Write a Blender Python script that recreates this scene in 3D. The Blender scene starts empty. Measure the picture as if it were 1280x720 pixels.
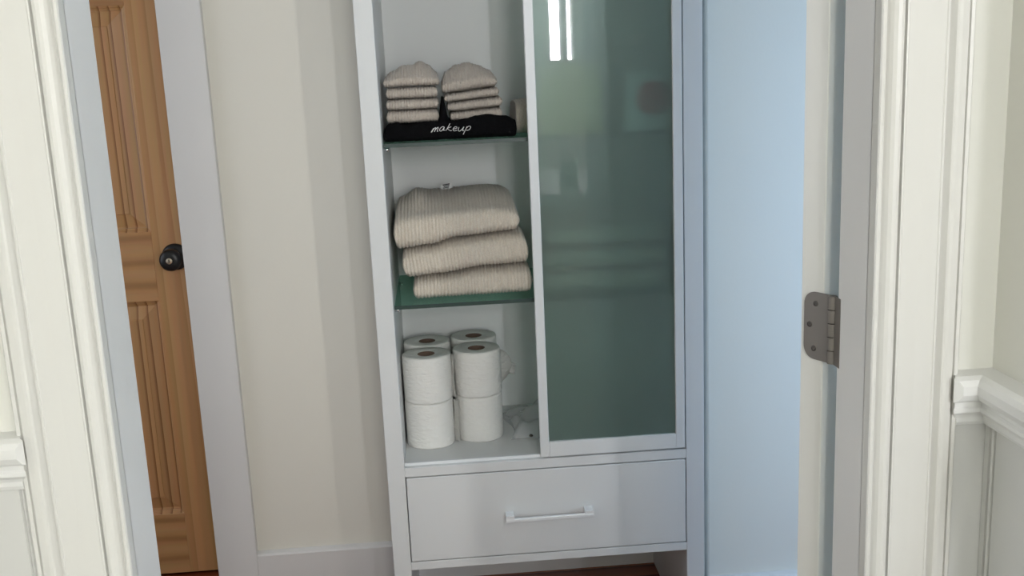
import bpy, bmesh, math, random
from mathutils import Vector, Matrix
random.seed(7)
S = bpy.context.scene
C = S.collection
PI = math.pi

# ------------------------------------------------------------------ camera
EYE = Vector((0.0, 0.0, 1.297))
PITCH, ROLL, YAW = math.radians(12.13), math.radians(2.533), math.radians(3.759)
fw = Vector((math.sin(YAW)*math.cos(PITCH), math.cos(YAW)*math.cos(PITCH), -math.sin(PITCH)))
r0 = Vector((math.cos(YAW), -math.sin(YAW), 0))
u0 = r0.cross(fw)
rt = r0*math.cos(ROLL) - u0*math.sin(ROLL)
up = u0*math.cos(ROLL) + r0*math.sin(ROLL)
cd = bpy.data.cameras.new('camera'); cam = bpy.data.objects.new('camera', cd); C.objects.link(cam)
cd.sensor_width = 36.0; cd.lens = 36.0*1282/1280; cd.clip_start = 0.02
cam.matrix_world = Matrix(((rt.x, up.x, -fw.x, EYE.x), (rt.y, up.y, -fw.y, EYE.y), (rt.z, up.z, -fw.z, EYE.z), (0, 0, 0, 1)))
S.camera = cam

# ------------------------------------------------------------------ world, lights, exposure
S.view_settings.view_transform = 'Standard'; S.view_settings.look = 'None'
S.view_settings.exposure = 0.0; S.view_settings.gamma = 1.0; S.view_settings.use_curve_mapping = False
w = bpy.data.worlds.new('world'); S.world = w; w.use_nodes = True
w.node_tree.nodes['Background'].inputs[0].default_value = (0.62, 0.78, 1.0, 1)
w.node_tree.nodes['Background'].inputs[1].default_value = 1.0

def daylight(name, loc, direction, sx, sy, power, col):
    l = bpy.data.lights.new(name, 'AREA'); l.shape = 'RECTANGLE'; l.size = sx; l.size_y = sy
    l.energy = power; l.color = col
    o = bpy.data.objects.new(name, l); C.objects.link(o)
    o.location = loc; o.rotation_euler = Vector(direction).to_track_quat('-Z', 'Y').to_euler()
    return o
YW0 = 1.063
XW = 0.605                       # bathroom side wall plane
# daylight entering the bathroom windows (rear wall) and the two hall windows
PW = {'slit': (40, (0.96, 0.96, 1.0)), 'corner': (41, (1.0, 0.97, 0.92)), 'rear': (30, (1.0, 1.0, 0.95)), 'hall': (35, (0.45, 0.67, 1.0)), 'left': (8, (1.0, 0.96, 0.97)), 'end': (8, (1.0, 0.98, 1.0))}
SLIT = [(0.723, 0.793), (0.830, 0.863)]; CORNER = (1.60, 1.72)
for a, b in SLIT:
    daylight('daylight_slit', ((a+b)/2, -2.33, 1.75), (0, 1, 0), b-a, 0.84, PW['slit'][0]*(b-a)/.103, PW['slit'][1])
daylight('daylight_corner', ((CORNER[0]+CORNER[1])/2, -2.33, 1.55), (0, 1, 0), CORNER[1]-CORNER[0], 1.2, *PW['corner'])
daylight('daylight_rear', (0.33, -2.33, 1.55), (0, 1, 0), 0.44, 1.3, *PW['rear'])
daylight('jamb_fill_light', (2.03, -0.50, 1.50), (-1, 0, 0), 1.2, 0.8, *PW['end'])  # fill light added from the right to brighten the left door jamb
daylight('daylight_hall', (1.85, YW0-.05, 0.90), (0, 1, 0), 0.78, 1.15, *PW['hall'])
daylight('daylight_hall_left', (-1.90, 1.82, 1.25), (1, 0, 0), 1.5, 1.0, *PW['left'])

# ------------------------------------------------------------------ materials
def mat(name, col, rough=0.5, **kw):
    m = bpy.data.materials.new(name); m.use_nodes = True
    b = m.node_tree.nodes['Principled BSDF']
    b.inputs['Base Color'].default_value = (*col, 1); b.inputs['Roughness'].default_value = rough
    for k, v in kw.items(): b.inputs[k].default_value = v
    return m
def N(m, t): return m.node_tree.nodes.new(t)
def L(m, a, b): m.node_tree.links.new(a, b)
def BS(m): return m.node_tree.nodes['Principled BSDF']
def coords(m, scale=(1, 1, 1)):
    tc = N(m, 'ShaderNodeTexCoord'); mp = N(m, 'ShaderNodeMapping'); mp.inputs['Scale'].default_value = scale
    L(m, tc.outputs['Object'], mp.inputs['Vector']); return mp.outputs['Vector']
def bump(m, scale, strength, dist=0.001, stretch=(1, 1, 1), detail=3):
    n = N(m, 'ShaderNodeTexNoise'); n.inputs['Scale'].default_value = scale; n.inputs['Detail'].default_value = detail
    L(m, coords(m, stretch), n.inputs['Vector'])
    b = N(m, 'ShaderNodeBump'); b.inputs['Strength'].default_value = strength; b.inputs['Distance'].default_value = dist
    L(m, n.outputs['Fac'], b.inputs['Height']); L(m, b.outputs['Normal'], BS(m).inputs['Normal'])
def mottle(m, c1, c2, scale, stretch=(1, 1, 1), lo=0.35, hi=0.65, detail=4):
    n = N(m, 'ShaderNodeTexNoise'); n.inputs['Scale'].default_value = scale; n.inputs['Detail'].default_value = detail
    L(m, coords(m, stretch), n.inputs['Vector'])
    r = N(m, 'ShaderNodeValToRGB'); r.color_ramp.elements[0].position = lo; r.color_ramp.elements[1].position = hi
    r.color_ramp.elements[0].color = (*c1, 1); r.color_ramp.elements[1].color = (*c2, 1)
    L(m, n.outputs['Fac'], r.inputs['Fac']); L(m, r.outputs['Color'], BS(m).inputs['Base Color'])

M = {}
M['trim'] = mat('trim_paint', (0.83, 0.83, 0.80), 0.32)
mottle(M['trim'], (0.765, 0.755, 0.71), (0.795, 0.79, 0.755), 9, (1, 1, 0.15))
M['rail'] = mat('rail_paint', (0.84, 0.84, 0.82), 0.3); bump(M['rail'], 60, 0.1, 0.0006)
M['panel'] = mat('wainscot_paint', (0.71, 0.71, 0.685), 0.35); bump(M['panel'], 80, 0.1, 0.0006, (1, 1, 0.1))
M['bathwall'] = mat('bath_wall_paint', (0.85, 0.845, 0.785), 0.6); bump(M['bathwall'], 160, 0.15, 0.0008)
M['hallwall'] = mat('hall_wall_paint', (0.76, 0.735, 0.655), 0.55); bump(M['hallwall'], 140, 0.15, 0.0008)
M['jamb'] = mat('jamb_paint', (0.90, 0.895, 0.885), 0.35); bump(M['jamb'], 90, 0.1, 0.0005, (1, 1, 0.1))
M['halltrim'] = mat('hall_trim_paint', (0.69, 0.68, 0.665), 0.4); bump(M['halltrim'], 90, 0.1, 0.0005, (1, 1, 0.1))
M['ceiling'] = mat('ceiling_paint', (0.85, 0.85, 0.83), 0.7)
M['door'] = mat('painted_door', (0.78, 0.775, 0.73), 0.35); bump(M['door'], 90, 0.12, 0.0005, (1, 1, 0.1))
M['cab'] = mat('cabinet_lacquer', (0.76, 0.775, 0.775), 0.34); bump(M['cab'], 120, 0.05, 0.0004)
M['cabin'] = mat('cabinet_inside', (0.74, 0.75, 0.74), 0.5)
M['handle'] = mat('handle_lacquer', (0.86, 0.88, 0.89), 0.25)
M['steel'] = mat('satin_nickel', (0.24, 0.22, 0.20), 0.5, Metallic=0.6); bump(M['steel'], 300, 0.1, 0.0003)
M['screw'] = mat('screw_metal', (0.12, 0.11, 0.10), 0.4, Metallic=0.8)
M['black'] = mat('black_metal', (0.012, 0.012, 0.012), 0.33, Metallic=0.3)
M['brass'] = mat('keyway_brass', (0.5, 0.44, 0.34), 0.35, Metallic=0.9)
M['chrome'] = mat('chrome', (0.75, 0.76, 0.77), 0.12, Metallic=1.0)
def clear_glass(name, tint):
    m = bpy.data.materials.new(name); m.use_nodes = True; nt = m.node_tree; nt.nodes.clear()
    o = N(m, 'ShaderNodeOutputMaterial'); t = N(m, 'ShaderNodeBsdfTransparent'); g = N(m, 'ShaderNodeBsdfGlossy'); x = N(m, 'ShaderNodeMixShader'); f = N(m, 'ShaderNodeLayerWeight'); pw = N(m, 'ShaderNodeMath'); pw.operation = 'POWER'; pw.inputs[1].default_value = 4.0; ma = N(m, 'ShaderNodeMath'); ma.operation = 'MULTIPLY_ADD'; ma.inputs[1].default_value = 0.30; ma.inputs[2].default_value = 0.04
    t.inputs['Color'].default_value = (*tint, 1); g.inputs['Roughness'].default_value = 0.03; f.inputs['Blend'].default_value = 0.5
    L(m, f.outputs['Facing'], pw.inputs[0]); L(m, pw.outputs[0], ma.inputs[0]); L(m, ma.outputs[0], x.inputs['Fac']); L(m, t.outputs['BSDF'], x.inputs[1]); L(m, g.outputs['BSDF'], x.inputs[2]); L(m, x.outputs['Shader'], o.inputs['Surface'])
    return m
M['shelfglass'] = clear_glass('shelf_glass', (0.62, 0.82, 0.74)); M['shelfedge'] = mat('shelf_edge', (0.012, 0.04, 0.032), 0.4)
M['frost'] = mat('frosted_glass', (0.40, 0.545, 0.50), 0.38, IOR=1.3, **{'Transmission Weight': 0.88, 'Coat Weight': 1.0, 'Coat Roughness': 0.015, 'Coat IOR': 1.5})
M['paper'] = mat('tissue_paper', (0.88, 0.87, 0.83), 0.9); bump(M['paper'], 70, 0.8, 0.004, (1, 1, 2.4), 5)
M['core'] = mat('cardboard', (0.17, 0.115, 0.085), 0.9)
M['plastic'] = mat('clear_plastic', (0.92, 0.94, 0.94), 0.12, IOR=1.2, Alpha=0.3)
M['packet'] = mat('yellow_packet', (0.62, 0.54, 0.22), 0.4)
M['white'] = mat('white_card', (0.9, 0.9, 0.9), 0.5)
M['red'] = mat('red_print', (0.75, 0.06, 0.05), 0.5)
M['ink'] = mat('tag_ink', (0.02, 0.02, 0.02), 0.7)
M['tag'] = mat('tag_cloth', (0.72, 0.72, 0.70), 0.7)
M['thread'] = mat('embroidery', (0.85, 0.85, 0.83), 0.6)
M['stone'] = mat('counter_stone', (0.62, 0.63, 0.62), 0.25); mottle(M['stone'], (0.45, 0.46, 0.46), (0.7, 0.7, 0.69), 30)
M['soap'] = mat('soap_bottle', (0.35, 0.42, 0.36), 0.2)

def terry(name, c1, c2, fuzz=1.0):
    m = mat(name, c1, 0.95, **{'Sheen Weight': 0.25, 'Sheen Roughness': 0.6})
    mottle(m, c1, c2, 420, (1, 1, 1), 0.3, 0.7, 2); bump(m, 650, 0.6*fuzz, 0.002, (1, 1, 1), 2); return m
M['terry'] = terry('beige_terry', (0.64, 0.57, 0.475), (0.78, 0.71, 0.61))
M['terry2'] = terry('taupe_terry', (0.52, 0.455, 0.395), (0.64, 0.57, 0.50))
M['terryblack'] = terry('black_terry', (0.0035, 0.0035, 0.004), (0.006, 0.006, 0.007)); BS(M['terryblack']).inputs['Sheen Weight'].default_value = 0.0
BS(M['terryblack']).inputs['Specular IOR Level'].default_value = 0.1

def wood(name, stretch, bands, dark, mid, light, rough=0.42, dist=5.0, axis='X', prof='SAW'):
    m = mat(name, mid, rough)
    v = coords(m, stretch)
    wv = N(m, 'ShaderNodeTexWave'); wv.bands_direction = axis; wv.wave_profile = prof
    wv.inputs['Scale'].default_value = bands; wv.inputs['Distortion'].default_value = dist
    wv.inputs['Detail'].default_value = 2.0; wv.inputs['Detail Scale'].default_value = 0.7
    L(m, v, wv.inputs['Vector'])
    r = N(m, 'ShaderNodeValToRGB'); e = r.color_ramp.elements
    e[0].position = 0.0; e[0].color = (*light, 1); e[1].position = 1.0; e[1].color = (*dark, 1)
    x = e.new(0.72); x.color = (*mid, 1)
    L(m, wv.outputs['Fac'], r.inputs['Fac'])
    n = N(m, 'ShaderNodeTexNoise'); n.inputs['Scale'].default_value = 60; n.inputs['Detail'].default_value = 4
    L(m, v, n.inputs['Vector'])
    mx = N(m, 'ShaderNodeMix'); mx.data_type = 'RGBA'; mx.blend_type = 'MULTIPLY'; mx.inputs['Factor'].default_value = 0.25
    L(m, r.outputs['Color'], mx.inputs['A']); L(m, n.outputs['Color'], mx.inputs['B'])
    L(m, mx.outputs['Result'], BS(m).inputs['Base Color'])
    return m
PD, PM, PL = (0.22, 0.085, 0.025), (0.51, 0.268, 0.108), (0.56, 0.31, 0.135)
M['pine_v'] = wood('pine_vertical', (1, 1, 0.035), 7, (0.45, 0.23, 0.09), PM, PL, dist=9)
M['pine_panel'] = wood('pine_panel', (1, 1, 0.03), 13, PD, PM, PL, dist=4.5)
M['pine_h'] = wood('pine_horizontal', (0.12, 1, 1), 5, (0.40, 0.20, 0.075), PM, PL, dist=11.0, axis='Z', prof='SIN')
M['floor'] = wood('cherry_floor', (0.08, 1, 1), 6, (0.09, 0.018, 0.008), (0.22, 0.055, 0.022), (0.30, 0.085, 0.034), 0.25, 3.0, 'Y')
M['tile'] = mat('bath_floor_tile', (0.5, 0.48, 0.45), 0.4); mottle(M['tile'], (0.44, 0.42, 0.39), (0.56, 0.54, 0.51), 6)

# ------------------------------------------------------------------ mesh helpers
def box(bm, x0, x1, y0, y1, z0, z1, bev=0.0, seg=2):
    vs = [bm.verts.new((x, y, z)) for x in (x0, x1) for y in (y0, y1) for z in (z0, z1)]
    q = [(0, 1, 3, 2), (4, 6, 7, 5), (0, 4, 5, 1), (2, 3, 7, 6), (0, 2, 6, 4), (1, 5, 7, 3)]
    fs = [bm.faces.new([vs[i] for i in f]) for f in q]
    if bev > 0:
        es = list({e for f in fs for e in f.edges})
        bmesh.ops.bevel(bm, geom=es, offset=bev, segments=seg, profile=0.5, affect='EDGES')
    return vs
def prism(bm, pts, lo, hi, axis='Z', smooth=False):
    """extrude a closed 2-D outline along an axis"""
    def P(a, b, t):
        return {'Z': (a, b, t), 'Y': (a, t, b), 'X': (t, a, b)}[axis]
    A = [bm.verts.new(P(a, b, lo)) for a, b in pts]; B = [bm.verts.new(P(a, b, hi)) for a, b in pts]
    n = len(pts)
    for i in range(n):
        f = bm.faces.new((A[i], A[(i+1) % n], B[(i+1) % n], B[i])); f.smooth = smooth
    bm.faces.new(A[::-1]); bm.faces.new(B)
def lathe(bm, prof, n=32, centre=(0, 0, 0), axis='Z', smooth=True):
    """prof: (radius, height) list; closed with poles when radius is 0"""
    rings = []
    for r, hgt in prof:
        ring = []
        for k in range(n if r > 1e-7 else 1):
            a = 2*PI*k/n; p = (r*math.cos(a), r*math.sin(a), hgt)
            if axis == 'Y': p = (p[0], -p[2], p[1])          # towards -Y
            if axis == 'X': p = (p[2], p[0], p[1])
            ring.append(bm.verts.new((p[0]+centre[0], p[1]+centre[1], p[2]+centre[2])))
        rings.append(ring)
    for A, B in zip(rings, rings[1:]):
        m = max(len(A), len(B))
        if m == 1: continue
        for k in range(m):
            q = []
            for v in (A[k % len(A)], A[(k+1) % len(A)], B[(k+1) % len(B)], B[k % len(B)]):
                if v not in q: q.append(v)
            if len(q) > 2:
                f = bm.faces.new(q); f.smooth = smooth
def tube(bm, pts, r, n=8, flat=None):
    pts = [Vector(p) for p in pts]; rings = []
    for i, p in enumerate(pts):
        d = (pts[min(i+1, len(pts)-1)] - pts[max(i-1, 0)]).normalized()
        a = d.cross(Vector((0, 1, 0)) if abs(d.y) < 0.9 else Vector((1, 0, 0))).normalized(); b = d.cross(a)
        rr = r[i] if isinstance(r, (list, tuple)) else r
        rings.append([bm.verts.new(p + a*rr*math.cos(2*PI*k/n) + b*rr*(flat or 1)*math.sin(2*PI*k/n)) for k in range(n)])
    for A, B in zip(rings, rings[1:]):
        for k in range(n):
            f = bm.faces.new((A[k], A[(k+1) % n], B[(k+1) % n], B[k])); f.smooth = True
    bm.faces.new(rings[0][::-1]); bm.faces.new(rings[-1])
def obj(name, bm, m, parent=None, origin=None):
    if parent is not None: origin = parent.matrix_world.translation if False else Vector(parent['_o'])
    o3 = Vector(origin) if origin is not None else Vector((0, 0, 0))
    bmesh.ops.recalc_face_normals(bm, faces=bm.faces)
    bmesh.ops.translate(bm, verts=bm.verts, vec=-o3)
    me = bpy.data.meshes.new(name); bm.to_mesh(me); bm.free()
    me.materials.append(M[m]); o = bpy.data.objects.new(name, me); C.objects.link(o)
    o['_o'] = list(o3)
    if parent is not None: o.parent = parent
    else: o.location = o3
    return o
def thing(name, label, cat, loc, group=None):
    o = bpy.data.objects.new(name, None); C.objects.link(o); o.location = loc; o['_o'] = list(loc)
    o.empty_display_size = 0.05
    return tag(o, label, cat, group)
def tag(o, label, cat, group=None):
    o['label'] = label; o['category'] = cat
    if group: o['group'] = group
    return o
def struct(name, bm, m, label=None, cat=None, origin=None):
    o = obj(name, bm, m, None, origin); o['kind'] = 'structure'
    if label: o['label'] = label
    if cat: o['category'] = cat
    return o
def nb(): return bmesh.new()

# ------------------------------------------------------------------ room shell
YF, YH = 1.063, 1.14            # bathroom face and hall face of the doorway wall
XL, XR = -0.3545, 0.4575        # door opening
YB, YR = 2.49, 2.18             # hall back wall, projecting wall right of the cabinet
HC = 2.45; BX0, BY0, HX0, HX1 = -1.35, -2.2, -1.75, 2.4
DX0, DX1, DH = -1.375, -0.622, 2.03   # pine door opening

bm = nb(); box(bm, HX0-.1, HX1+.1, 1.10, 2.8, -0.1, 0); struct('floor', bm, 'floor', 'dark cherry wood floor of the hall', 'floor')
bm = nb(); box(bm, BX0-.1, 2.0, BY0-.1, 1.10, -0.1, 0); struct('floor_bathroom', bm, 'tile', 'grey tiled bathroom floor', 'floor')
bm = nb(); box(bm, HX0-.1, HX1+.1, BY0-.1, 2.8, HC, HC+.1); struct('ceiling', bm, 'ceiling', 'white painted flat ceiling', 'ceiling')
# doorway wall
bm = nb(); box(bm, HX0, XL-.018, YF, YH, 0, HC); box(bm, XR+.018, 1.45, YF, YH, 0, HC); box(bm, XL-.018, XR+.018, YF, YH, 2.05, HC)
box(bm, 1.45, 2.25, YF, YH, 0, .30); box(bm, 1.45, 2.25, YF, YH, 1.50, HC); box(bm, 2.25, HX1, YF, YH, 0, HC)
struct('wall_doorway', bm, 'bathwall', 'pale cream bathroom wall around the doorway', 'wall')
# hall back wall with the pine door opening
bm = nb(); box(bm, DX1+.018, 0.573, YB, YB+.12, 0, HC); box(bm, HX0, DX0-.018, YB, YB+.12, 0, HC); box(bm, DX0-.018, DX1+.018, YB, YB+.12, DH+.018, HC)
struct('wall_back', bm, 'hallwall', 'cream hall wall between the pine door and the cabinet', 'wall')
bm = nb(); box(bm, 0.573, HX1, YR, YB+.12, 0, HC, 0.006, 3); struct('wall_right', bm, 'hallwall', 'projecting hall wall in bluish daylight right of the cabinet', 'wall')
def wall_x(bm, x0, x1, y0, y1, holes):
    cur = y0
    for a, b, z0, z1 in sorted(holes):
        if a > cur: box(bm, x0, x1, cur, a, 0, HC)
        box(bm, x0, x1, a, b, 0, z0); box(bm, x0, x1, a, b, z1, HC); cur = b
    if cur < y1: box(bm, x0, x1, cur, y1, 0, HC)
bm = nb(); wall_x(bm, HX0-.1, HX0, YF, 2.8, [(1.32, 2.32, .5, 2.0)]); struct('wall_left', bm, 'hallwall', 'cream end wall of the hall with a window', 'wall')
bm = nb()
for a, b, z0, z1 in [(1.32, 1.36, .5, 2.0), (2.28, 2.32, .5, 2.0), (1.36, 2.28, .5, .54), (1.36, 2.28, 1.96, 2.0), (1.36, 2.28, 1.24, 1.27)]: box(bm, HX0-.07, HX0-.03, a, b, z0, z1)
struct('window_5', bm, 'trim', 'white window frame at the end of the hall', 'window')
bm = nb(); box(bm, DX0-.3, DX1+.3, 2.72, 2.75, 0, HC); struct('wall_behind_door', bm, 'hallwall', 'wall behind the pine door', 'wall')
# hall end wall and window
bm = nb(); box(bm, HX1, HX1+.1, YF, YR, 0, HC); struct('wall_hall_end', bm, 'hallwall', 'end wall of the hall', 'wall')
bm = nb()
for a, b, z0, z1 in [(1.45, 1.49, .30, 1.50), (2.21, 2.25, .30, 1.50), (1.49, 2.21, .30, .34), (1.49, 2.21, 1.46, 1.50), (1.49, 2.21, .885, .915)]: box(bm, a, b, YF+.02, YF+.06, z0, z1)
struct('window_1', bm, 'trim', 'white hall window frame', 'window')
# bathroom: short return wall, wide room behind, rear wall with narrow windows
BX1 = 1.9
bm = nb(); box(bm, XW, XW+.1, .55, YF, 0, HC); box(bm, XW+.1, BX1+.1, .55, .65, 0, HC); struct('wall_bath_right', bm, 'bathwall', 'cream bathroom return wall right of the doorway', 'wall')
bm = nb(); wall_x(bm, BX1, BX1+.1, BY0, .55, [(-.94, -.06, .87, 2.13)]); struct('wall_bath_end', bm, 'bathwall', 'cream bathroom end wall with an added window opening', 'wall')
bm = nb()
for a, b, z0, z1 in [(-.94, -.90, .87, 2.13), (-.10, -.06, .87, 2.13), (-.90, -.10, .87, .91), (-.90, -.10, 2.09, 2.13), (-.515, -.485, .91, 2.09)]: box(bm, BX1+.02, BX1+.06, a, b, z0, z1)
struct('window_6', bm, 'trim', 'white frame of the added fill-light window in the bathroom end wall', 'window')  # invented window, gives the added jamb fill an opening
bm = nb(); box(bm, BX0-.1, BX0, BY0, YF, 0, HC); struct('wall_bath_left', bm, 'bathwall', 'cream bathroom wall', 'wall')
RW = [(.10, .56, .88, 2.22), (SLIT[0][0]-.03, SLIT[1][1]+.03, 1.30, 2.20), (CORNER[0]-.03, CORNER[1]+.03, .92, 2.18)]
bm = nb(); cur = BX0-.1
for a, b, z0, z1 in RW:
    box(bm, cur, a, BY0-.1, BY0, 0, HC); box(bm, a, b, BY0-.1, BY0, 0, z0); box(bm, a, b, BY0-.1, BY0, z1, HC); cur = b
box(bm, cur, BX1+.1, BY0-.1, BY0, 0, HC)
struct('wall_bath_rear', bm, 'bathwall', 'cream bathroom rear wall with windows', 'wall')
for n, (a, b, z0, z1) in enumerate(RW):
    bm = nb(); box(bm, a, a+.03, BY0-.06, BY0-.02, z0, z1); box(bm, b-.03, b, BY0-.06, BY0-.02, z0, z1)
    box(bm, a+.03, b-.03, BY0-.06, BY0-.02, z0, z0+.03); box(bm, a+.03, b-.03, BY0-.06, BY0-.02, z1-.03, z1)
    if n == 1:
        box(bm, SLIT[0][1], SLIT[0][1]+.018, BY0-.06, BY0-.02, z0+.03, z1-.03); box(bm, SLIT[1][0]-.012, SLIT[1][0], BY0-.06, BY0-.02, z0+.03, z1-.03); box(bm, SLIT[0][1]+.018, SLIT[1][0]-.012, BY0-.05, BY0-.03, z0+.03, z1-.03)
    struct('window_%d' % (n+2), bm, 'trim', ('wide', 'narrow two-light', 'corner')[n]+' white rear bathroom window frame', 'window')

# door jamb lining of the doorway
bm = nb(); box(bm, XL-.018, XL, YF-.001, YH+.001, 0, 2.05); box(bm, XR, XR+.018, YF-.001, YH+.001, 0, 2.05); box(bm, XL, XR, YF-.001, YH+.001, 2.032, 2.05)
struct('trim_1', bm, 'jamb', 'smooth white painted door jamb lining', 'door jamb')

# moulded casing on the bathroom side: profile (distance from opening, depth in front of the wall)
CP = [(0, 0), (0, .0165), (.0012, .0185), (.0042, .0185), (.0054, .0165), (.0062, .0105), (.0090, .0100), (.0108, .0130), (.0135, .0162), (.0172, .0182),
      (.0210, .0186), (.0240, .0176), (.0252, .0150), (.0258, .0105), (.0272, .0105), (.0278, .0158), (.0296, .0160), (.0305, .0150), (.0500, .0146), (.0695, .0150), (.0704, .0160), (.0722, .0158), (.0730, .0105),
      (.0752, .0108), (.0775, .0140), (.0795, .0172), (.0815, .0182), (.0850, .0184), (.0915, .0176), (.0925, .0150), (.0932, .0125), (.0944, .0128), (.0950, .0160), (.0985, .0165), (.1, .0150), (.1, 0)]
def casing(sign, x, name, label):
    bm = nb(); prism(bm, [(x+sign*a, YF-d) for a, d in CP], 0, 2.13, 'Z'); return struct(name, bm, 'trim', label, 'door casing')
casing(-1, XL, 'trim_2', 'fluted white casing left of the doorway')
casing(1, XR, 'trim_3', 'fluted white casing right of the doorway beside the hinge')
bm = nb(); prism(bm, [(YF-d, 2.045+a) for a, d in CP], XL-.1, XR+.1, 'X'); struct('trim_4', bm, 'trim', 'fluted white casing above the doorway', 'door casing')

# chair rails; profile (out from wall, height)
RP = [(0, .945), (.024, .945), (.031, .942), (.0345, .936), (.0345, .926), (.031, .919), (.0265, .916), (.0235, .915), (.0235, .910), (.0255, .9075), (.0255, .9035), (.0235, .901),
      (.0195, .899), (.0175, .895), (.0175, .890), (.0155, .886), (.010, .8835), (0, .8835)]
def ring_loft(bm, rings, smooth=False):
    V = [[bm.verts.new(p) for p in r] for r in rings]; n = len(V[0])
    for A, B in zip(V, V[1:]):
        for k in range(n): bm.faces.new((A[k], A[(k+1) % n], B[(k+1) % n], B[k])).smooth = smooth
    bm.faces.new(V[0][::-1]); bm.faces.new(V[-1])
def chamfer(bm, p, n):
    r = bmesh.ops.bisect_plane(bm, geom=bm.verts[:]+bm.edges[:]+bm.faces[:], plane_co=p, plane_no=n, clear_outer=True)
    bmesh.ops.contextual_create(bm, geom=[e for e in r['geom_cut'] if isinstance(e, bmesh.types.BMEdge)])
e0, e1 = XR+.1, XL-.1
bm = nb()
ring_loft(bm, [[(e0-max(0, o-.017), YF-o, z) for o, z in RP], [(XW-o, YF-o, z) for o, z in RP]])
chamfer(bm, (e0-.0030, YF-.0345, .93), (-.7, -.7, 0))
ring_loft(bm, [[(XW-o, YF-o, z) for o, z in RP], [(XW-o, 0.552, z) for o, z in RP]])
struct('trim_5', bm, 'rail', 'white moulded chair rail turning the corner right of the doorway', 'chair rail')
bm = nb(); ring_loft(bm, [[(BX0+o, YF-o, z) for o, z in RP], [(e1+max(0, o-.017), YF-o, z) for o, z in RP]])
chamfer(bm, (e1+.0050, YF-.0345, .93), (.7, -.7, 0))
ring_loft(bm, [[(BX0+o, -1.0, z) for o, z in RP], [(BX0+o, YF-o, z) for o, z in RP]])
struct('trim_6', bm, 'rail', 'white moulded chair rail ending at the casing left of the doorway', 'chair rail')
# wainscot of beaded boards: each board a part
def board_profile(wd):
    return [(0, 0), (0, .009), (.0012, .0105), (wd-.013, .0105), (wd-.012, .007), (wd-.0105, .007), (wd-.0095, .0095), (wd-.007, .0110), (wd-.0045, .0095), (wd-.0035, .007), (wd-.002, .007), (wd-.0008, .006), (wd-.0008, 0)]
root = None
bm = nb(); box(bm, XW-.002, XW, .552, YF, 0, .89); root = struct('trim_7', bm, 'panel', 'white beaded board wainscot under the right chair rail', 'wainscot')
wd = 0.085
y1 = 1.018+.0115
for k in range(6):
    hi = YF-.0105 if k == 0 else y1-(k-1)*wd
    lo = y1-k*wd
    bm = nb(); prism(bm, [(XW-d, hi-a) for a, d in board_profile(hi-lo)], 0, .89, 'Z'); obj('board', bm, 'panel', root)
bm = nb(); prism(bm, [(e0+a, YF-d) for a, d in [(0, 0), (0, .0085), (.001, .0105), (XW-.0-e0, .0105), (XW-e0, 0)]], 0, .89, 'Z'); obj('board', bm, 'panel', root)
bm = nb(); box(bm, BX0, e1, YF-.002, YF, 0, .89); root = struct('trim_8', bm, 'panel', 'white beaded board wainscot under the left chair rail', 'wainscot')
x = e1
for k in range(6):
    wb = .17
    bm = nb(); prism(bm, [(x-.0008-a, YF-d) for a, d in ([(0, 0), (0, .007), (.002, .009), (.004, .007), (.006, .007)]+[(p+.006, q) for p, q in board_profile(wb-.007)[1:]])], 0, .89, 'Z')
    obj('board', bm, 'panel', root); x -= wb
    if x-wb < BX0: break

# hall trim: casing around the pine door, baseboards
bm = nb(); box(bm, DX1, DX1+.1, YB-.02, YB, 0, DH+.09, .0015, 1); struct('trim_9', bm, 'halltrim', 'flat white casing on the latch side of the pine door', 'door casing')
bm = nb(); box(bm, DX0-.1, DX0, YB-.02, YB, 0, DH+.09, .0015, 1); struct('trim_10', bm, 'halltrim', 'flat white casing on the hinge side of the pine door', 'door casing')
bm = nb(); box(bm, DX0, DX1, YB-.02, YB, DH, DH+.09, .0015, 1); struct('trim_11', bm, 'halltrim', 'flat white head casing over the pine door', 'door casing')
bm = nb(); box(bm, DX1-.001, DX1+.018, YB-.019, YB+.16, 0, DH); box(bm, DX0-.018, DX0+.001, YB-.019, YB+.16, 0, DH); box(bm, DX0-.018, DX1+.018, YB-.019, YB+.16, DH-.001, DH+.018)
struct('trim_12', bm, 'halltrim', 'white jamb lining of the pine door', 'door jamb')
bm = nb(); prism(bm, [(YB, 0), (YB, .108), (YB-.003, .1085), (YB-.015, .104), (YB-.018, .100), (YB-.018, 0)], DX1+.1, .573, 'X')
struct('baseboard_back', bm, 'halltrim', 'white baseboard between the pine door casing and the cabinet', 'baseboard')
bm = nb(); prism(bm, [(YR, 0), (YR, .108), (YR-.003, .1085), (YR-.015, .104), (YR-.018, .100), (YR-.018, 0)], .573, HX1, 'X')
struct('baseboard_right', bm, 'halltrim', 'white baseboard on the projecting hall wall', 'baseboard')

# ------------------------------------------------------------------ pine door
YD = 2.600
bm = nb(); box(bm, DX0+.003, DX1-.003, YD+.034, YD+.036, .008, 2.025)
door = struct('door_1', bm, 'pine_v', 'unpainted pine panel door with a black knob', 'door', (DX1-.38, YD, .008))
xs = [DX0+.003, DX0+.113, -1.052, -0.945, -0.735, DX1-.003]     # stile/panel boundaries
xs = [DX0+.003, DX0+.106, -1.060, -0.938, -0.728, DX1-.003]
zs = [.008, .178, .757, .934, 1.482, 1.59, 1.91, 2.025]
def frame_piece(name, x0, x1, z0, z1, m):
    bm = nb(); box(bm, x0, x1, YD, YD+.034, z0, z1, .0008, 1); return obj(name, bm, m, door)
frame_piece('stile', xs[0], xs[1], zs[0], zs[7], 'pine_v'); frame_piece('stile', xs[4], xs[5], zs[0], zs[7], 'pine_v'); frame_piece('stile', xs[2], xs[3], zs[0], zs[7], 'pine_v')
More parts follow.
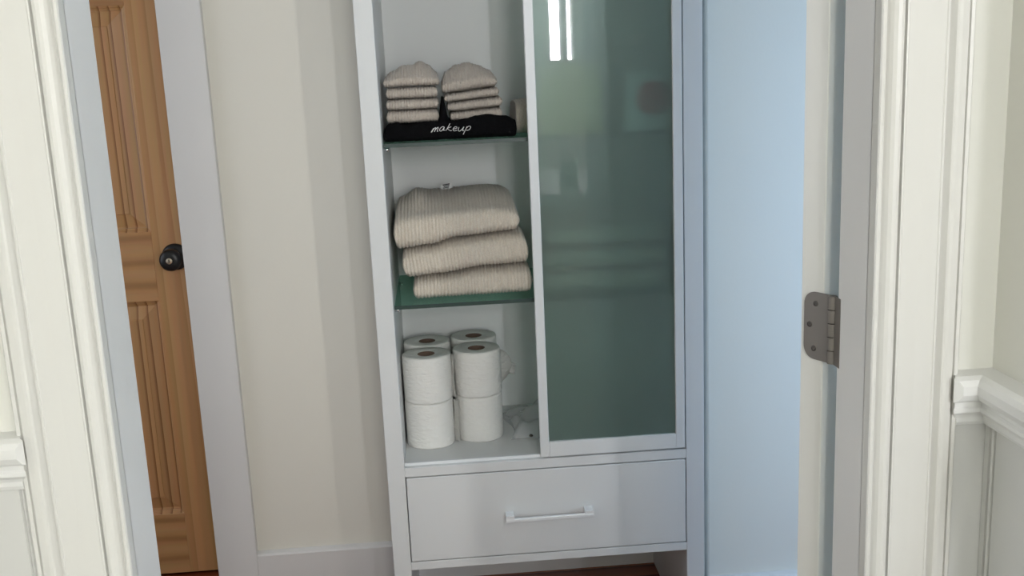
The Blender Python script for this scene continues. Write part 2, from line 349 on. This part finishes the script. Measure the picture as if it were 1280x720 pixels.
for a, b in ((xs[1], xs[2]), (xs[3], xs[4])):
    for z0, z1 in ((zs[0], zs[1]), (zs[2], zs[3]), (zs[4], zs[5]), (zs[6], zs[7])): frame_piece('rail', a, b, z0, z1, 'pine_h')
def nested(bm, x0, x1, z0, z1, steps):
    rings = [[bm.verts.new((x, y, z)) for x, z in ((x0+i, z0+i), (x1-i, z0+i), (x1-i, z1-i), (x0+i, z1-i))] for i, y in steps]
    for A, B in zip(rings, rings[1:]):
        for k in range(4): bm.faces.new((A[k], A[(k+1) % 4], B[(k+1) % 4], B[k]))
    bm.faces.new(rings[-1])
    return rings
for a, b in ((xs[1], xs[2]), (xs[3], xs[4])):
    for z0, z1 in ((zs[1], zs[2]), (zs[3], zs[4]), (zs[5], zs[6])):
        bm = nb(); nested(bm, a, b, z0, z1, [(0, YD+.001), (.003, YD+.0025), (.006, YD+.0065), (.010, YD+.0085), (.0105, YD+.0125), (.014, YD+.0135), (.046, YD+.005), (.0475, YD+.003)])
        obj('panel', bm, 'pine_panel', door)
KX, KZ = -.674, .868
bm = nb(); lathe(bm, [(0, -.002), (.033, -.002), (.034, .003), (.032, .007), (.026, .010), (.013, .012), (.0115, .018), (.0115, .026), (.016, .031), (.0235, .037), (.0275, .045), (.0275, .053), (.0245, .060), (.019, .0635), (.009, .0645), (0, .0645)], 40, (KX, YD, KZ), 'Y')
knob = obj('door_knob', bm, 'black', door); knob['label'] = 'black round door knob with a keyhole'
bm = nb(); lathe(bm, [(0, .064), (.0075, .064), (.0078, .0662), (.0065, .0668), (0, .0668)], 24, (KX, YD, KZ), 'Y'); ky = obj('key_cylinder', bm, 'brass', knob)
bm = nb(); box(bm, KX-.0012, KX+.0012, YD-.0674, YD-.0660, KZ-.0035, KZ+.0045); obj('keyhole', bm, 'black', knob)

# ------------------------------------------------------------------ open painted door with hinge
TH = math.radians(152)
PX, PY = XR-.0015, YH+.015
def swing(bm): bmesh.ops.rotate(bm, verts=bm.verts, cent=(PX, PY, 0), matrix=Matrix.Rotation(-TH, 3, 'Z'))
bm = nb(); box(bm, PX-.806, PX-.0015, PY-.050, PY-.015, .010, 2.025, .0012, 1); swing(bm)
door2 = struct('door_2', bm, 'door', 'white painted door swung open into the hall, seen on its hinge edge', 'door', (PX, PY, .01))
def hinge(zc, hh=.0420):
    # leaf on the door edge, rounded outer corners (drawn in the door's own plane, then swung)
    r = .016; pts = [(.0, -hh)]
    y_in = -.015-.028
    def arc(cx, cz, a0, a1): return [(cx+r*math.cos(a), cz+r*math.sin(a)) for a in [a0+(a1-a0)*i/8 for i in range(9)]]
    out = [(0.0, hh), (0.0, -hh)] + [(p[0], p[1]) for p in arc(y_in+r, -hh+r, -PI/2, -PI)] + [(p[0], p[1]) for p in arc(y_in+r, hh-r, PI, PI/2)]
    bm = nb(); prism(bm, [(PY+a, zc+b) for a, b in out], PX-.0016, PX+.0006, 'X'); swing(bm)
    lf = obj('hinge_leaf', bm, 'steel', door2); lf['label'] = 'satin metal hinge leaf on the door edge'
    for dy, dz in ((-.025, .030), (-.034, .001), (-.027, -.030)):
        bm = nb(); lathe(bm, [(0, .0005), (.0036, .0005), (.0034, .0013), (.0015, .0009), (0, .0007)], 14, (PX, PY+dy, zc+dz*.94), 'X'); swing(bm); obj('screw', bm, 'screw', lf)
    g = .0004; n = 5; seg = 2*hh/n
    for k in range(n):
        z0 = zc-hh+k*seg+g; z1 = zc-hh+(k+1)*seg-g
        bm = nb(); lathe(bm, [(0, z0), (.0052, z0), (.0056, z0+.0005), (.0056, z1-.0005), (.0052, z1), (0, z1)], 28, (PX, PY, 0), 'Z', False); obj('hinge_knuckle', bm, 'steel', door2)
    bm = nb(); box(bm, XR-.0006, XR+.0012, YH-.006, PY, zc-hh, zc+hh); obj('hinge_leaf', bm, 'steel', door2)
hinge(.9745); hinge(1.80); hinge(.22)
bm = nb()
lathe(bm, [(0, -.002), (.03, -.002), (.03, .006), (.012, .01), (.012, .025), (.024, .035), (.026, .045), (.02, .053), (0, .055)], 28, (PX-.745, PY-.047, .92), 'Y'); swing(bm); obj('door_knob', bm, 'black', door2)

# ------------------------------------------------------------------ storage cabinet
CX0, CX1, IX0, IX1 = -.150, .546, -.112, .506
CY, CYB, CH = 2.10, 2.480, 1.72
cab = thing('storage_cabinet', 'tall white bathroom cabinet with a frosted glass sliding door and one drawer', 'cabinet', ((CX0+CX1)/2, CY, 0))
def cpart(name, b, m='cab', bev=.0012, parent=cab):
    bm = nb(); box(bm, *b, bev, 1); return obj(name, bm, m, parent)
cpart('side_panel', (CX0, IX0, CY, CYB, 0, CH)); cpart('side_panel', (IX1, CX1, CY, CYB, 0, CH))
cpart('top_panel', (IX0, IX1, CY, CYB, CH-.04, CH)); cpart('back_panel', (IX0, IX1, CYB-.012, CYB-.002, .22, CH-.04), 'cabin')
cpart('bottom_board', (IX0, IX1, CY+.022, CYB-.012, .440, .464), 'cabin')
cpart('front_rail', (IX0, IX1, CY, CY+.022, .4385, .4600)); cpart('track', (IX0, IX1, CY+.012, CY+.020, .4595, .4665), 'handle', .001)
cpart('front_rail', (IX0, IX1, CY, CY+.022, .2195, .2385)); cpart('drawer_floor', (IX0, IX1, CY+.022, CYB-.012, .222, .236))
dr = cpart('drawer', (IX0+.0022, IX1-.0022, CY-.001, CY+.3, .2408, .4362), bev=.0015)
bm = nb()
box(bm, .1013, .120, CY-.0195, CY-.001, .3288, .3437, .001, 1); box(bm, .275, .2937, CY-.0195, CY-.001, .3288, .3437, .001, 1); box(bm, .101, .294, CY-.027, CY-.019, .3284, .3362, .0012, 2); box(bm, .1013, .120, CY-.0268, CY-.0190, .3350, .3437, .0008, 1); box(bm, .275, .2937, CY-.0268, CY-.0190, .3350, .3437, .0008, 1)
hd = obj('handle', bm, 'handle', dr); hd['label'] = 'white bar handle'
# sliding door: frame members and frosted pane
SY0, SY1 = CY-.003, CY+.012
sd = None
bm = nb(); box(bm, .1846, .2039, SY0, SY1, .4645, CH-.042, .0012, 1); sd = obj('sliding_door', bm, 'cab', cab); sd['label'] = 'sliding door with frosted green glass in a white frame'
for nm, b in (('stile', (.4832, .5030, SY0, SY1, .4645, CH-.042)), ('rail', (.2039, .4832, SY0, SY1, .4645, .4985)), ('rail', (.2039, .4832, SY0, SY1, CH-.075, CH-.042))):
    cpart(nm, b, 'cab', .0012, sd)
gl = cpart('glass_pane', (.2035, .4836, SY0+.006, SY0+.010, .498, CH-.0745), 'frost', 0, sd)
for z0 in (.8055, 1.1465):
    sh = cpart('glass_shelf', (IX0+.001, IX1-.001, CY+.030, CYB-.014, z0, z0+.008), 'shelfglass', .0006); sh['label'] = 'clear green glass shelf'
    cpart('polished_edge', (IX0+.001, IX1-.001, CY+.0292, CY+.0300, z0, z0+.008), 'shelfedge', 0, sh)
    for x, sg in ((IX0, 1), (IX1, -1)):
        for yy in (CY+.05, CYB-.06):
            bm = nb(); lathe(bm, [(0, 0), (.0045, 0), (.0045, .0095), (.0038, .0105), (0, .0105)] if sg > 0 else [(0, 0), (.0045, 0), (.0045, -.0095), (.0038, -.0105), (0, -.0105)], 14, (x, yy, z0-.0048), 'X'); obj('shelf_pin', bm, 'chrome', cab)
ZS1, ZS2, ZB = 1.1548, .8138, .4642

# ------------------------------------------------------------------ folded textiles
def folded(name, m, x0, x1, y0, y1, zb, zt, pitch=.0073, amp=.0044, fuzz=.0011, nprof=84, ex=3.8, endr=.010, wav=.0015, seed=1, dens=5, rot=0.0, shear=0.0):
    """a folded cloth: rounded front fold, flat top, ribs that run over the fold"""
    rnd = random.Random(seed); bm = nb(); Wd = x1-x0
    nx = max(12, int(Wd/pitch*dens)); rings = []; ph = [rnd.uniform(0, 6.28) for _ in range(6)]
    cx, cy = (x0+x1)/2, (y0+y1)/2
    for i in range(nx+1):
        x = x0+Wd*i/nx; d = min(x-x0, x1-x); e = math.sqrt(max(0, 1-(1-min(d/endr, 1))**2)); e = max(e, .12)
        rib = abs(math.sin(PI*(x-x0)/pitch))**0.36
        ring = []
        for k in range(nprof):
            t = 2*PI*k/nprof; c, s = math.cos(t), math.sin(t)
            c2 = math.copysign(abs(c)**(2/ex), c); s2 = math.copysign(abs(s)**(2/ex), s)
            wy = wav*(math.sin(x*38+ph[0])+.6*math.sin(x*91+ph[1]+s2))
            y = cy + c2*((y1-y0)/2-endr*.5*(1-e)) + (wy if c2 < 0 else 0)
            yy = min(max(y, y0), y1)
            b_, t_ = zb(x, yy), zt(x, yy)
            zm, hh = (b_+t_)/2, (t_-b_)/2
            z = zm + s2*hh*e
            ny, nz = c*.6+c2*.4, s*.5+s2*.5
            dd = amp*(rib-1)+rnd.gauss(0, fuzz*.5)
            y += ny*dd; z += nz*dd
            z = max(z, b_)
            xx = x+rnd.gauss(0, fuzz*.4)+shear*(z-zm)
            if rot:
                dx_, dy_ = xx-cx, y-y0; xx = cx+dx_*math.cos(rot)-dy_*math.sin(rot); y = y0+dx_*math.sin(rot)+dy_*math.cos(rot)
            ring.append(bm.verts.new((xx, y, z)))
        rings.append(ring)
    for A, B in zip(rings, rings[1:]):
        for k in range(nprof): bm.faces.new((A[k], A[(k+1) % nprof], B[(k+1) % nprof], B[k])).smooth = True
    bm.faces.new(rings[0][::-1]); bm.faces.new(rings[-1])
    return obj(name, bm, m, None, (cx, cy, zb(cx, cy)))
def lerp(pts):
    def f(x):
        if x <= pts[0][0]: return pts[0][1]
        for (a, p), (b, q) in zip(pts, pts[1:]):
            if x <= b:
                t = (x-a)/(b-a); t = t*t*(3-2*t); return p+(q-p)*t
        return pts[-1][1]
    return f
# three bath towels on the middle shelf
a1 = lerp([(-.10, .861), (.0, .866), (.08, .877), (.20, .879)])
a2 = lerp([(-.10, .924), (-.03, .930), (.03, .945), (.20, .956)])
a3 = lerp([(-.11, 1.004), (.0, 1.012), (.10, 1.016), (.17, 1.008)])
ft = lambda y, k=.10, y0=2.15: max(0.0, min(1.0, (y-y0)/k))
tw3 = folded('bath_towel', 'terry', -.070, .187, 2.150, 2.440, lambda x, y: ZS2+.0005, lambda x, y: a1(x), seed=3)
tag(tw3, 'beige ribbed bath towel lying on the glass shelf, bottom of three', 'towel', 'folded bath towels on the middle shelf')
tw2 = folded('bath_towel', 'terry', -.089, .180, 2.148, 2.440, lambda x, y: a1(x)+.0006, lambda x, y: a2(x), seed=4, shear=-.12)
tag(tw2, 'beige ribbed bath towel in the middle of the stack of three', 'towel', 'folded bath towels on the middle shelf')
bulge = lerp([(-.11, .006), (-.085, .016), (-.055, .030), (-.02, .022), (.04, .022), (.135, .022), (.165, .012)])
tw1 = folded('bath_towel', 'terry', -.103, .163, 2.140, 2.430, lambda x, y: a2(x)+.0006, lambda x, y: a3(x)+bulge(x)*math.sin(PI/2*ft(y, .13, 2.185)), seed=5, nprof=96)
tag(tw1, 'beige ribbed bath towel with a care tag, on top of the stack of three', 'towel', 'folded bath towels on the middle shelf')
bm = nb(); ys_ = 2.335
vs = [(0.002, ys_, 1.030), (.027, ys_+.004, 1.030), (.026, ys_+.008, 1.0455), (.001, ys_+.005, 1.0425)]
A = [bm.verts.new(v) for v in vs]; B = [bm.verts.new((v[0], v[1]+.0006, v[2])) for v in vs]
bm.faces.new(A); bm.faces.new(B[::-1])
for k in range(4): bm.faces.new((A[k], B[k], B[(k+1) % 4], A[(k+1) % 4]))
tg = obj('care_tag', bm, 'tag', tw1); tg['label'] = 'white care tag with black print'
bm = nb()
for (xa, xb, za, zb_) in ((.006, .022, 1.0405, 1.0430), (.008, .021, 1.0372, 1.0395), (.006, .020, 1.034, 1.036)):
    yv = lambda z, x: ys_+(z-1.030)*.33+(x-.002)*.15-.0009
    f = [bm.verts.new((x, yv(z, x), z+(x-.006)*.12)) for x, z in ((xa, za), (xb, za), (xb, zb_), (xa, zb_))]; bm.faces.new(f)
obj('print', bm, 'ink', tg)

# black towel with white script, washcloths on it
bt = lerp([(-.110, 1.181), (-.098, 1.197), (-.080, 1.200), (-.064, 1.189), (-.048, 1.194), (-.030, 1.198), (.035, 1.197), (.060, 1.201), (.082, 1.207), (.105, 1.209), (.135, 1.204), (.166, 1.194)])
flat = 1.190
def btop(x, y):
    t = max(0.0, min(1.0, (y-2.150)/.020)); t = t*t*(3-2*t)
    return bt(x)*(1-t)+(min(flat, bt(x))+.052*math.exp(-((x-.0160)/.0068)**2))*t
btw = folded('black_towel', 'terryblack', -.109, .165, 2.138, 2.430, lambda x, y: ZS1+.0004, btop, pitch=.004, amp=.0003, fuzz=.0007, endr=.003, ex=6.0, wav=.001, seed=6, dens=3, nprof=90)
tag(btw, 'black towel with white script lettering, spread under the washcloth stacks', 'towel')
# lettering: pen strokes, units of x-height
GL = {'m': ([[(0, .0), (.25, .95), (.12, .1)], [(.18, .5), (.5, 1.0), (.62, .8), (.5, .05)], [(.56, .5), (.9, 1.0), (1.0, .75), (.92, .1), (1.1, .1)]], 1.2),
      'a': ([[(.75, .85), (.4, 1.0), (.1, .55), (.15, .1), (.45, .05), (.75, .8), (.7, .15), (.95, .15)]], 1.0),
      'k': ([[(.1, .0), (.35, 1.0), (.5, 1.75)], [(.8, .95), (.3, .5), (.8, .0), (1.0, .1)]], 1.05),
      'e': ([[(.1, .45), (.6, .65), (.6, .95), (.35, 1.0), (.1, .5), (.3, .0), (.75, .2)]], .85),
      'u': ([[(.1, .95), (.1, .2), (.35, .0), (.7, .6), (.85, 1.0), (.75, .15), (1.0, .1)]], 1.1),
      'p': ([[(.25, 1.0), (.1, .2), (-.1, -.85)], [(.2, .6), (.5, 1.0), (.85, .75), (.7, .15), (.25, .1)]], 1.0)}
def smoothpts(p, n=6):
    if len(p) < 3: return p
    out = []
    for i in range(len(p)-1):
        p0, p1, p2, p3 = p[max(i-1, 0)], p[i], p[i+1], p[min(i+2, len(p)-1)]
        for j in range(n):
            t = j/n
            out.append(tuple(.5*((2*b)+(c-a)*t+(2*a-5*b+4*c-d)*t*t+(-a+3*b-3*c+d)*t**3) for a, b, c, d in zip(p0, p1, p2, p3)))
    return out+[p[-1]]
bm = nb(); cx = 0.0; wds = sum(GL[c][1] for c in 'makeup'); sx = .082/wds; sz = .0085
for c in 'makeup':
    for st in GL[c][0]:
        pts = []
        for a, b in smoothpts(st):
            X = -.012+(cx+a+.18*b)*sx; Z = 1.1745+b*sz+.0012*math.sin(X*90); pts.append((X, 2.1352+.0004*math.sin(X*200), Z))
        tube(bm, pts, .00068, 6, 2.2)
    cx += GL[c][1]
lt = obj('lettering', bm, 'thread', btw); lt['label'] = 'white embroidered script reading makeup'

g = 'folded washcloths on the top shelf'
wl = ['beige ribbed washcloth at the bottom of the straight stack beside the cabinet side', 'beige ribbed washcloth, second from the bottom of the straight stack', 'beige ribbed washcloth, second from the top of the straight stack', 'beige ribbed washcloth crowning the straight stack by the cabinet side']
zz = [1.1915, 1.2195, 1.2425, 1.2665]
for k in range(3):
    folded_ = folded('washcloth', 'terry2', -.103+.001*k, .006+.001*(k % 2), 2.172-.001*k, 2.300, (lambda z: lambda x, y: z)(zz[k]), (lambda z: lambda x, y: z-.0006)(zz[k+1]), pitch=.0060, amp=.0034, fuzz=.0012, endr=.005, nprof=56, ex=3.4, seed=20+k)
    tag(folded_, wl[k], 'washcloth', g)
dl = lerp([(-.106, 1.287), (-.088, 1.300), (-.062, 1.312), (-.045, 1.312), (-.028, 1.319), (-.010, 1.311), (.004, 1.297), (.012, 1.286)])
f1 = lerp([(-.106, 1.286), (-.06, 1.293), (-.02, 1.293), (.012, 1.285)])
o = folded('washcloth', 'terry2', -.105, .011, 2.168, 2.300, lambda x, y: zz[3], lambda x, y: f1(x)+(dl(x)-f1(x))*math.sin(PI/2*ft(y, .055, 2.176)), pitch=.0060, amp=.0034, fuzz=.0012, endr=.006, nprof=72, ex=3.2, seed=30)
tag(o, wl[3], 'washcloth', g)
wr = ['beige ribbed washcloth at the bottom of the leaning stack', 'beige ribbed washcloth, second from the bottom of the leaning stack', 'beige ribbed washcloth, second from the top of the leaning stack', 'beige ribbed washcloth crowning the leaning stack']
tl = lambda z, s: (lambda x, y: z+s*(x-.078))
zr = [(1.1915, 0.0), (1.2140, .06), (1.2350, .08), (1.2545, .10)]
xo = [(.029, .139), (.024, .140), (.019, .134), (.015, .131)]
for k in range(3):
    b_, t_ = tl(*zr[k]), tl(*zr[k+1])
    o = folded('washcloth', 'terry2', xo[k][0], xo[k][1], 2.174-.001*k, 2.305, b_, (lambda t: lambda x, y: t(x, y)-.0006)(t_), pitch=.0060, amp=.0034, fuzz=.0012, endr=.005, nprof=56, ex=3.4, seed=40+k)
    tag(o, wr[k], 'washcloth', g)
dr_ = lerp([(.014, 1.276), (.026, 1.296), (.048, 1.308), (.072, 1.312), (.094, 1.306), (.116, 1.295), (.132, 1.281)])
b_ = tl(*zr[3])
f2 = lerp([(.014, 1.274), (.05, 1.284), (.10, 1.290), (.132, 1.280)])
o = folded('washcloth', 'terry2', .015, .131, 2.170, 2.305, b_, lambda x, y: f2(x)+(dr_(x)-f2(x))*math.sin(PI/2*ft(y, .055, 2.178)), pitch=.0060, amp=.0034, fuzz=.0012, endr=.006, nprof=72, ex=3.2, seed=50)
tag(o, wr[3], 'washcloth', g)
o = folded('washcloth', 'terry2', .1695, .262, 2.215, 2.400, lambda x, y: ZS1+.0004, lambda x, y: 1.222+.006*math.sin(x*40), pitch=.0062, amp=.0030, fuzz=.0010, endr=.003, nprof=56, seed=60)
tag(o, 'beige ribbed cloth lying flat behind the sliding door edge, right of the black towel', 'washcloth', g)

# things blurred behind the frosted pane
th = thing('packet', 'pale yellow packet behind the frosted pane on the top shelf', 'packet', (.285, 2.165, ZS1+.0003))
bm = nb(); prism(bm, [(.216, ZS1+.0004), (.345, ZS1+.0004), (.342, 1.285), (.335, 1.298), (.235, 1.298), (.222, 1.286)], 2.142, 2.200, 'Y'); obj('wrapper', bm, 'packet', th)
th = thing('carton', 'white carton with a red disc behind the frosted pane on the top shelf', 'carton', (.45, 2.165, ZS1+.0003))
bm = nb(); box(bm, .395, .500, 2.142, 2.200, ZS1+.0004, 1.275, .001, 1); obj('carton_body', bm, 'white', th)
bm = nb(); lathe(bm, [(0, 0), (.036, 0), (.036, .0006), (0, .0006)], 32, (.452, 2.142, 1.222), 'Y'); obj('print_disc', bm, 'red', th)
zq = [ZS2+.0005, .862, .912, .962]
for k in range(3):
    o = folded('bath_towel', 'terry', .215+.004*k, .490-.003*k, 2.150, 2.430, (lambda z: lambda x, y: z)(zq[k]), (lambda z: lambda x, y: z-.0006)(zq[k+1]), pitch=.013, dens=4, nprof=40, seed=70+k)
    tag(o, ['beige bath towel behind the frosted pane, lowest of its stack', 'beige bath towel behind the frosted pane, middle of its stack', 'beige bath towel behind the frosted pane, top of its stack'][k], 'towel', 'bath towels behind the frosted pane')

# ------------------------------------------------------------------ toilet rolls
RH, RR, RC = .1055, .0545, .0195
def roll_mesh(seed):
    rnd = random.Random(seed); bm = nb(); n = 56; rings = []
    prof = [(RC, .0), (RR-.003, .0), (RR-.0008, .0012), (RR, .005)] + [(RR, z) for z in (.02, .04, .06, .08)] + [(RR, RH-.005), (RR-.0012, RH-.0012), (RR-.004, RH-.0002), (RC+.008, RH-.0012), (RC, RH-.002)]
    ph = [rnd.uniform(0, 6.28) for _ in range(8)]
    for r, z in prof:
        ring = []
        for k in range(n):
            a = 2*PI*k/n; w_ = 0 if r < RR-.005 else .0007*math.sin(2*a+ph[0])+.0005*math.sin(3*a+ph[1]+z*20)+.0003*math.sin(7*a+ph[2]+z*50)
            ring.append(bm.verts.new(((r+w_)*math.cos(a), (r+w_)*math.sin(a), z)))
        rings.append(ring)
    for A, B in zip(rings, rings[1:]):
        for k in range(n): bm.faces.new((A[k], A[(k+1) % n], B[(k+1) % n], B[k])).smooth = True
    return bm
def core_mesh():
    bm = nb(); n = 32
    prof = [(RC, .0005), (RC, RH-.0015), (RC-.0012, RH-.0015), (RC-.0012, .0005)]
    rings = [[bm.verts.new((r*math.cos(2*PI*k/n), r*math.sin(2*PI*k/n), z)) for k in range(n)] for r, z in prof]
    for A, B in zip(rings, rings[1:]+rings[:1]):
        for k in range(n): bm.faces.new((A[k], A[(k+1) % n], B[(k+1) % n], B[k])).smooth = True
    return bm
spots = [(-.0535, 2.2435, 'front column by the cabinet side'), (.0610, 2.2680, 'front column on the open side'), (-.0520, 2.3560, 'rear column by the cabinet side'), (.0590, 2.3810, 'rear column on the open side')]
proto = []
base = obj('tissue_wrap', roll_mesh(11), 'paper'); bcore = obj('core', core_mesh(), 'core')
C.objects.unlink(base); C.objects.unlink(bcore)
rolls = {}
for i, (x, yv, txt) in enumerate(spots):
    for lv in (0, 1):
        t = thing('toilet_roll', 'white toilet roll, %s of the %s' % (('lower', 'upper')[lv], txt), 'toilet roll', (x, yv, ZB+lv*(RH+.0004)), 'toilet rolls on the cabinet floor')
        for src in (base, bcore):
            c = src.copy(); C.objects.link(c); c.parent = t; c.rotation_euler.z = (i*2+lv)*.9 if src is base else 0
        rolls[i, lv] = t
def sheet(name, parent, grid, thick=.0004):
    """loose paper: a bent grid of points"""
    bm = nb(); V = [[bm.verts.new(p) for p in r] for r in grid]
    for A, B in zip(V, V[1:]):
        for k in range(len(A)-1): bm.faces.new((A[k], A[k+1], B[k+1], B[k])).smooth = True
    bmesh.ops.solidify(bm, geom=bm.faces, thickness=thick)
    o = obj(name, bm, 'paper', parent); return o
# loose tail on the open side of the upper front roll
gr = []
for i in range(9):
    t = i/8; zt_, zb_ = .669-.012*t-.020*t*t, .588+.006*t+.010*t*t
    gr.append([(.1125+.029*t-.006*t*s_*s_+.0012*math.sin(9*s_+4*t), 2.262+.022*t+.003*math.sin(5*s_+2*t), zt_+(zb_-zt_)*s_) for s_ in [j/8 for j in range(9)]])
sheet('loose_sheet', rolls[1, 1], gr)
gr = [[(.134+.018*t-.004*s_, 2.290+.008*t+.003*math.sin(6*s_), .632-.012*t-(.030-.006*t)*s_) for s_ in (0, .25, .5, .75, 1)] for t in (0, .33, .66, 1)]
sheet('loose_sheet', rolls[1, 1], gr)
# tails tucked between the two front columns
for lv, zt_ in ((1, RH*.99), (0, RH*.98)):
    zb_ = ZB+lv*(RH+.0004); gr = []
    for i in range(6):
        t = i/5; row = []
        for j in range(7):
            s = j/6; row.append((.0015+(.011 if lv == 0 else .006)*t+.001*math.sin(7*s+lv), 2.236-.012*t, zb_+.002+(zt_-.004)*(1-s)))
        gr.append(row)
    sheet('loose_sheet', rolls[1, lv], gr)

# crumpled clear bag behind the sliding door edge
bg = None
rnd = random.Random(5); bm = nb(); n, m_ = 26, 20; gr = []
top = []; 
def bagz(u, v):
    return .030*math.sin(PI*u)**.6*math.sin(PI*v)**.6*(1+.45*math.sin(9*u+5*v)+.35*math.sin(17*v-7*u))+.012*max(0, math.sin(PI*v))*abs(math.sin(11*u+3*v))
for sgn in (1, 0):
    G = []
    for i in range(n+1):
        r = []
        for j in range(m_+1):
            u, v = i/n, j/m_
            X = .128+.17*u+.012*math.sin(5*v); Yv = 2.205+.19*v+.025*math.sin(4*u+1)-.01*(1-u)
            r.append(bm.verts.new((X, Yv, ZB+.0012+(max(0.0006, bagz(u, v)) if sgn else 0))))
        G.append(r)
    for A, B in zip(G, G[1:]):
        for k in range(m_): bm.faces.new((A[k], A[k+1], B[k+1], B[k])).smooth = True
    top.append(G)
bmesh.ops.remove_doubles(bm, verts=bm.verts, dist=.0003)
bg = obj('plastic_bag', bm, 'plastic', None, (.21, 2.30, ZB)); tag(bg, 'crumpled clear plastic bag on the cabinet floor behind the sliding door', 'bag')
bm = nb(); lathe(bm, [(0, 0), (.004, 0), (.0045, .002), (.003, .004), (0, .0045)], 14, (.1745, 2.218, ZB+.006)); bb = obj('snap', bm, 'screw', bg)

# ------------------------------------------------------------------ vanity and faucet behind the camera (seen reflected in the pane)
va = thing('vanity', 'grey bathroom vanity with a stone top along the side wall', 'vanity', (.46, -.35, 0))
bm = nb(); box(bm, .22, .70, -.85, .16, .09, .77, .002, 1); obj('body', bm, 'panel', va)
bm = nb(); box(bm, .25, .67, -.83, .14, 0, .09); obj('plinth', bm, 'panel', va)
bm = nb(); box(bm, .20, .72, -.87, .18, .77, .80, .004, 2); obj('counter', bm, 'stone', va)
for y0 in (-.83, -.50, -.17):
    bm = nb(); box(bm, .202, .2195, y0, y0+.31, .12, .74, .003, 1); d_ = obj('door', bm, 'panel', va)
    bm = nb(); tube(bm, [(.202, y0+.28, .60), (.185, y0+.28, .60), (.185, y0+.28, .70), (.202, y0+.28, .70)], .004); obj('handle', bm, 'steel', d_)
fa = thing('faucet', 'dark gooseneck faucet standing on the vanity top', 'faucet', (.52, -.10, .80))
bm = nb(); lathe(bm, [(0, .80), (.026, .80), (.026, .806), (.016, .812), (.014, .85), (0, .85)], 24, (.52, -.10, 0)); obj('base', bm, 'steel', fa)
arc = [(.52, -.10, .84), (.52, -.10, .94)]+[(.465+.055*math.cos(a), -.10, .955+.055*math.sin(a)) for a in [PI*i/12 for i in range(13)]]+[(.41, -.10, .91)]
bm = nb(); tube(bm, arc, .011, 12); obj('spout', bm, 'steel', fa)
bm = nb(); tube(bm, [(.52, -.10, .985), (.52, -.10, 1.03), (.50, -.10, 1.035)], .005); obj('lever', bm, 'steel', fa)
so = thing('soap_bottle', 'small soap bottle beside the faucet', 'bottle', (.54, .02, .80))
bm = nb(); lathe(bm, [(0, .80), (.028, .80), (.03, .81), (.03, .89), (.022, .905), (.010, .91), (.010, .925), (0, .925)], 24, (.54, .02, 0)); obj('bottle_body', bm, 'soap', so)
bm = nb(); tube(bm, [(.54, .02, .925), (.54, .02, .95), (.505, .02, .95)], .004); obj('pump', bm, 'chrome', so)

for o in bpy.data.objects:
    if '_o' in o: del o['_o']
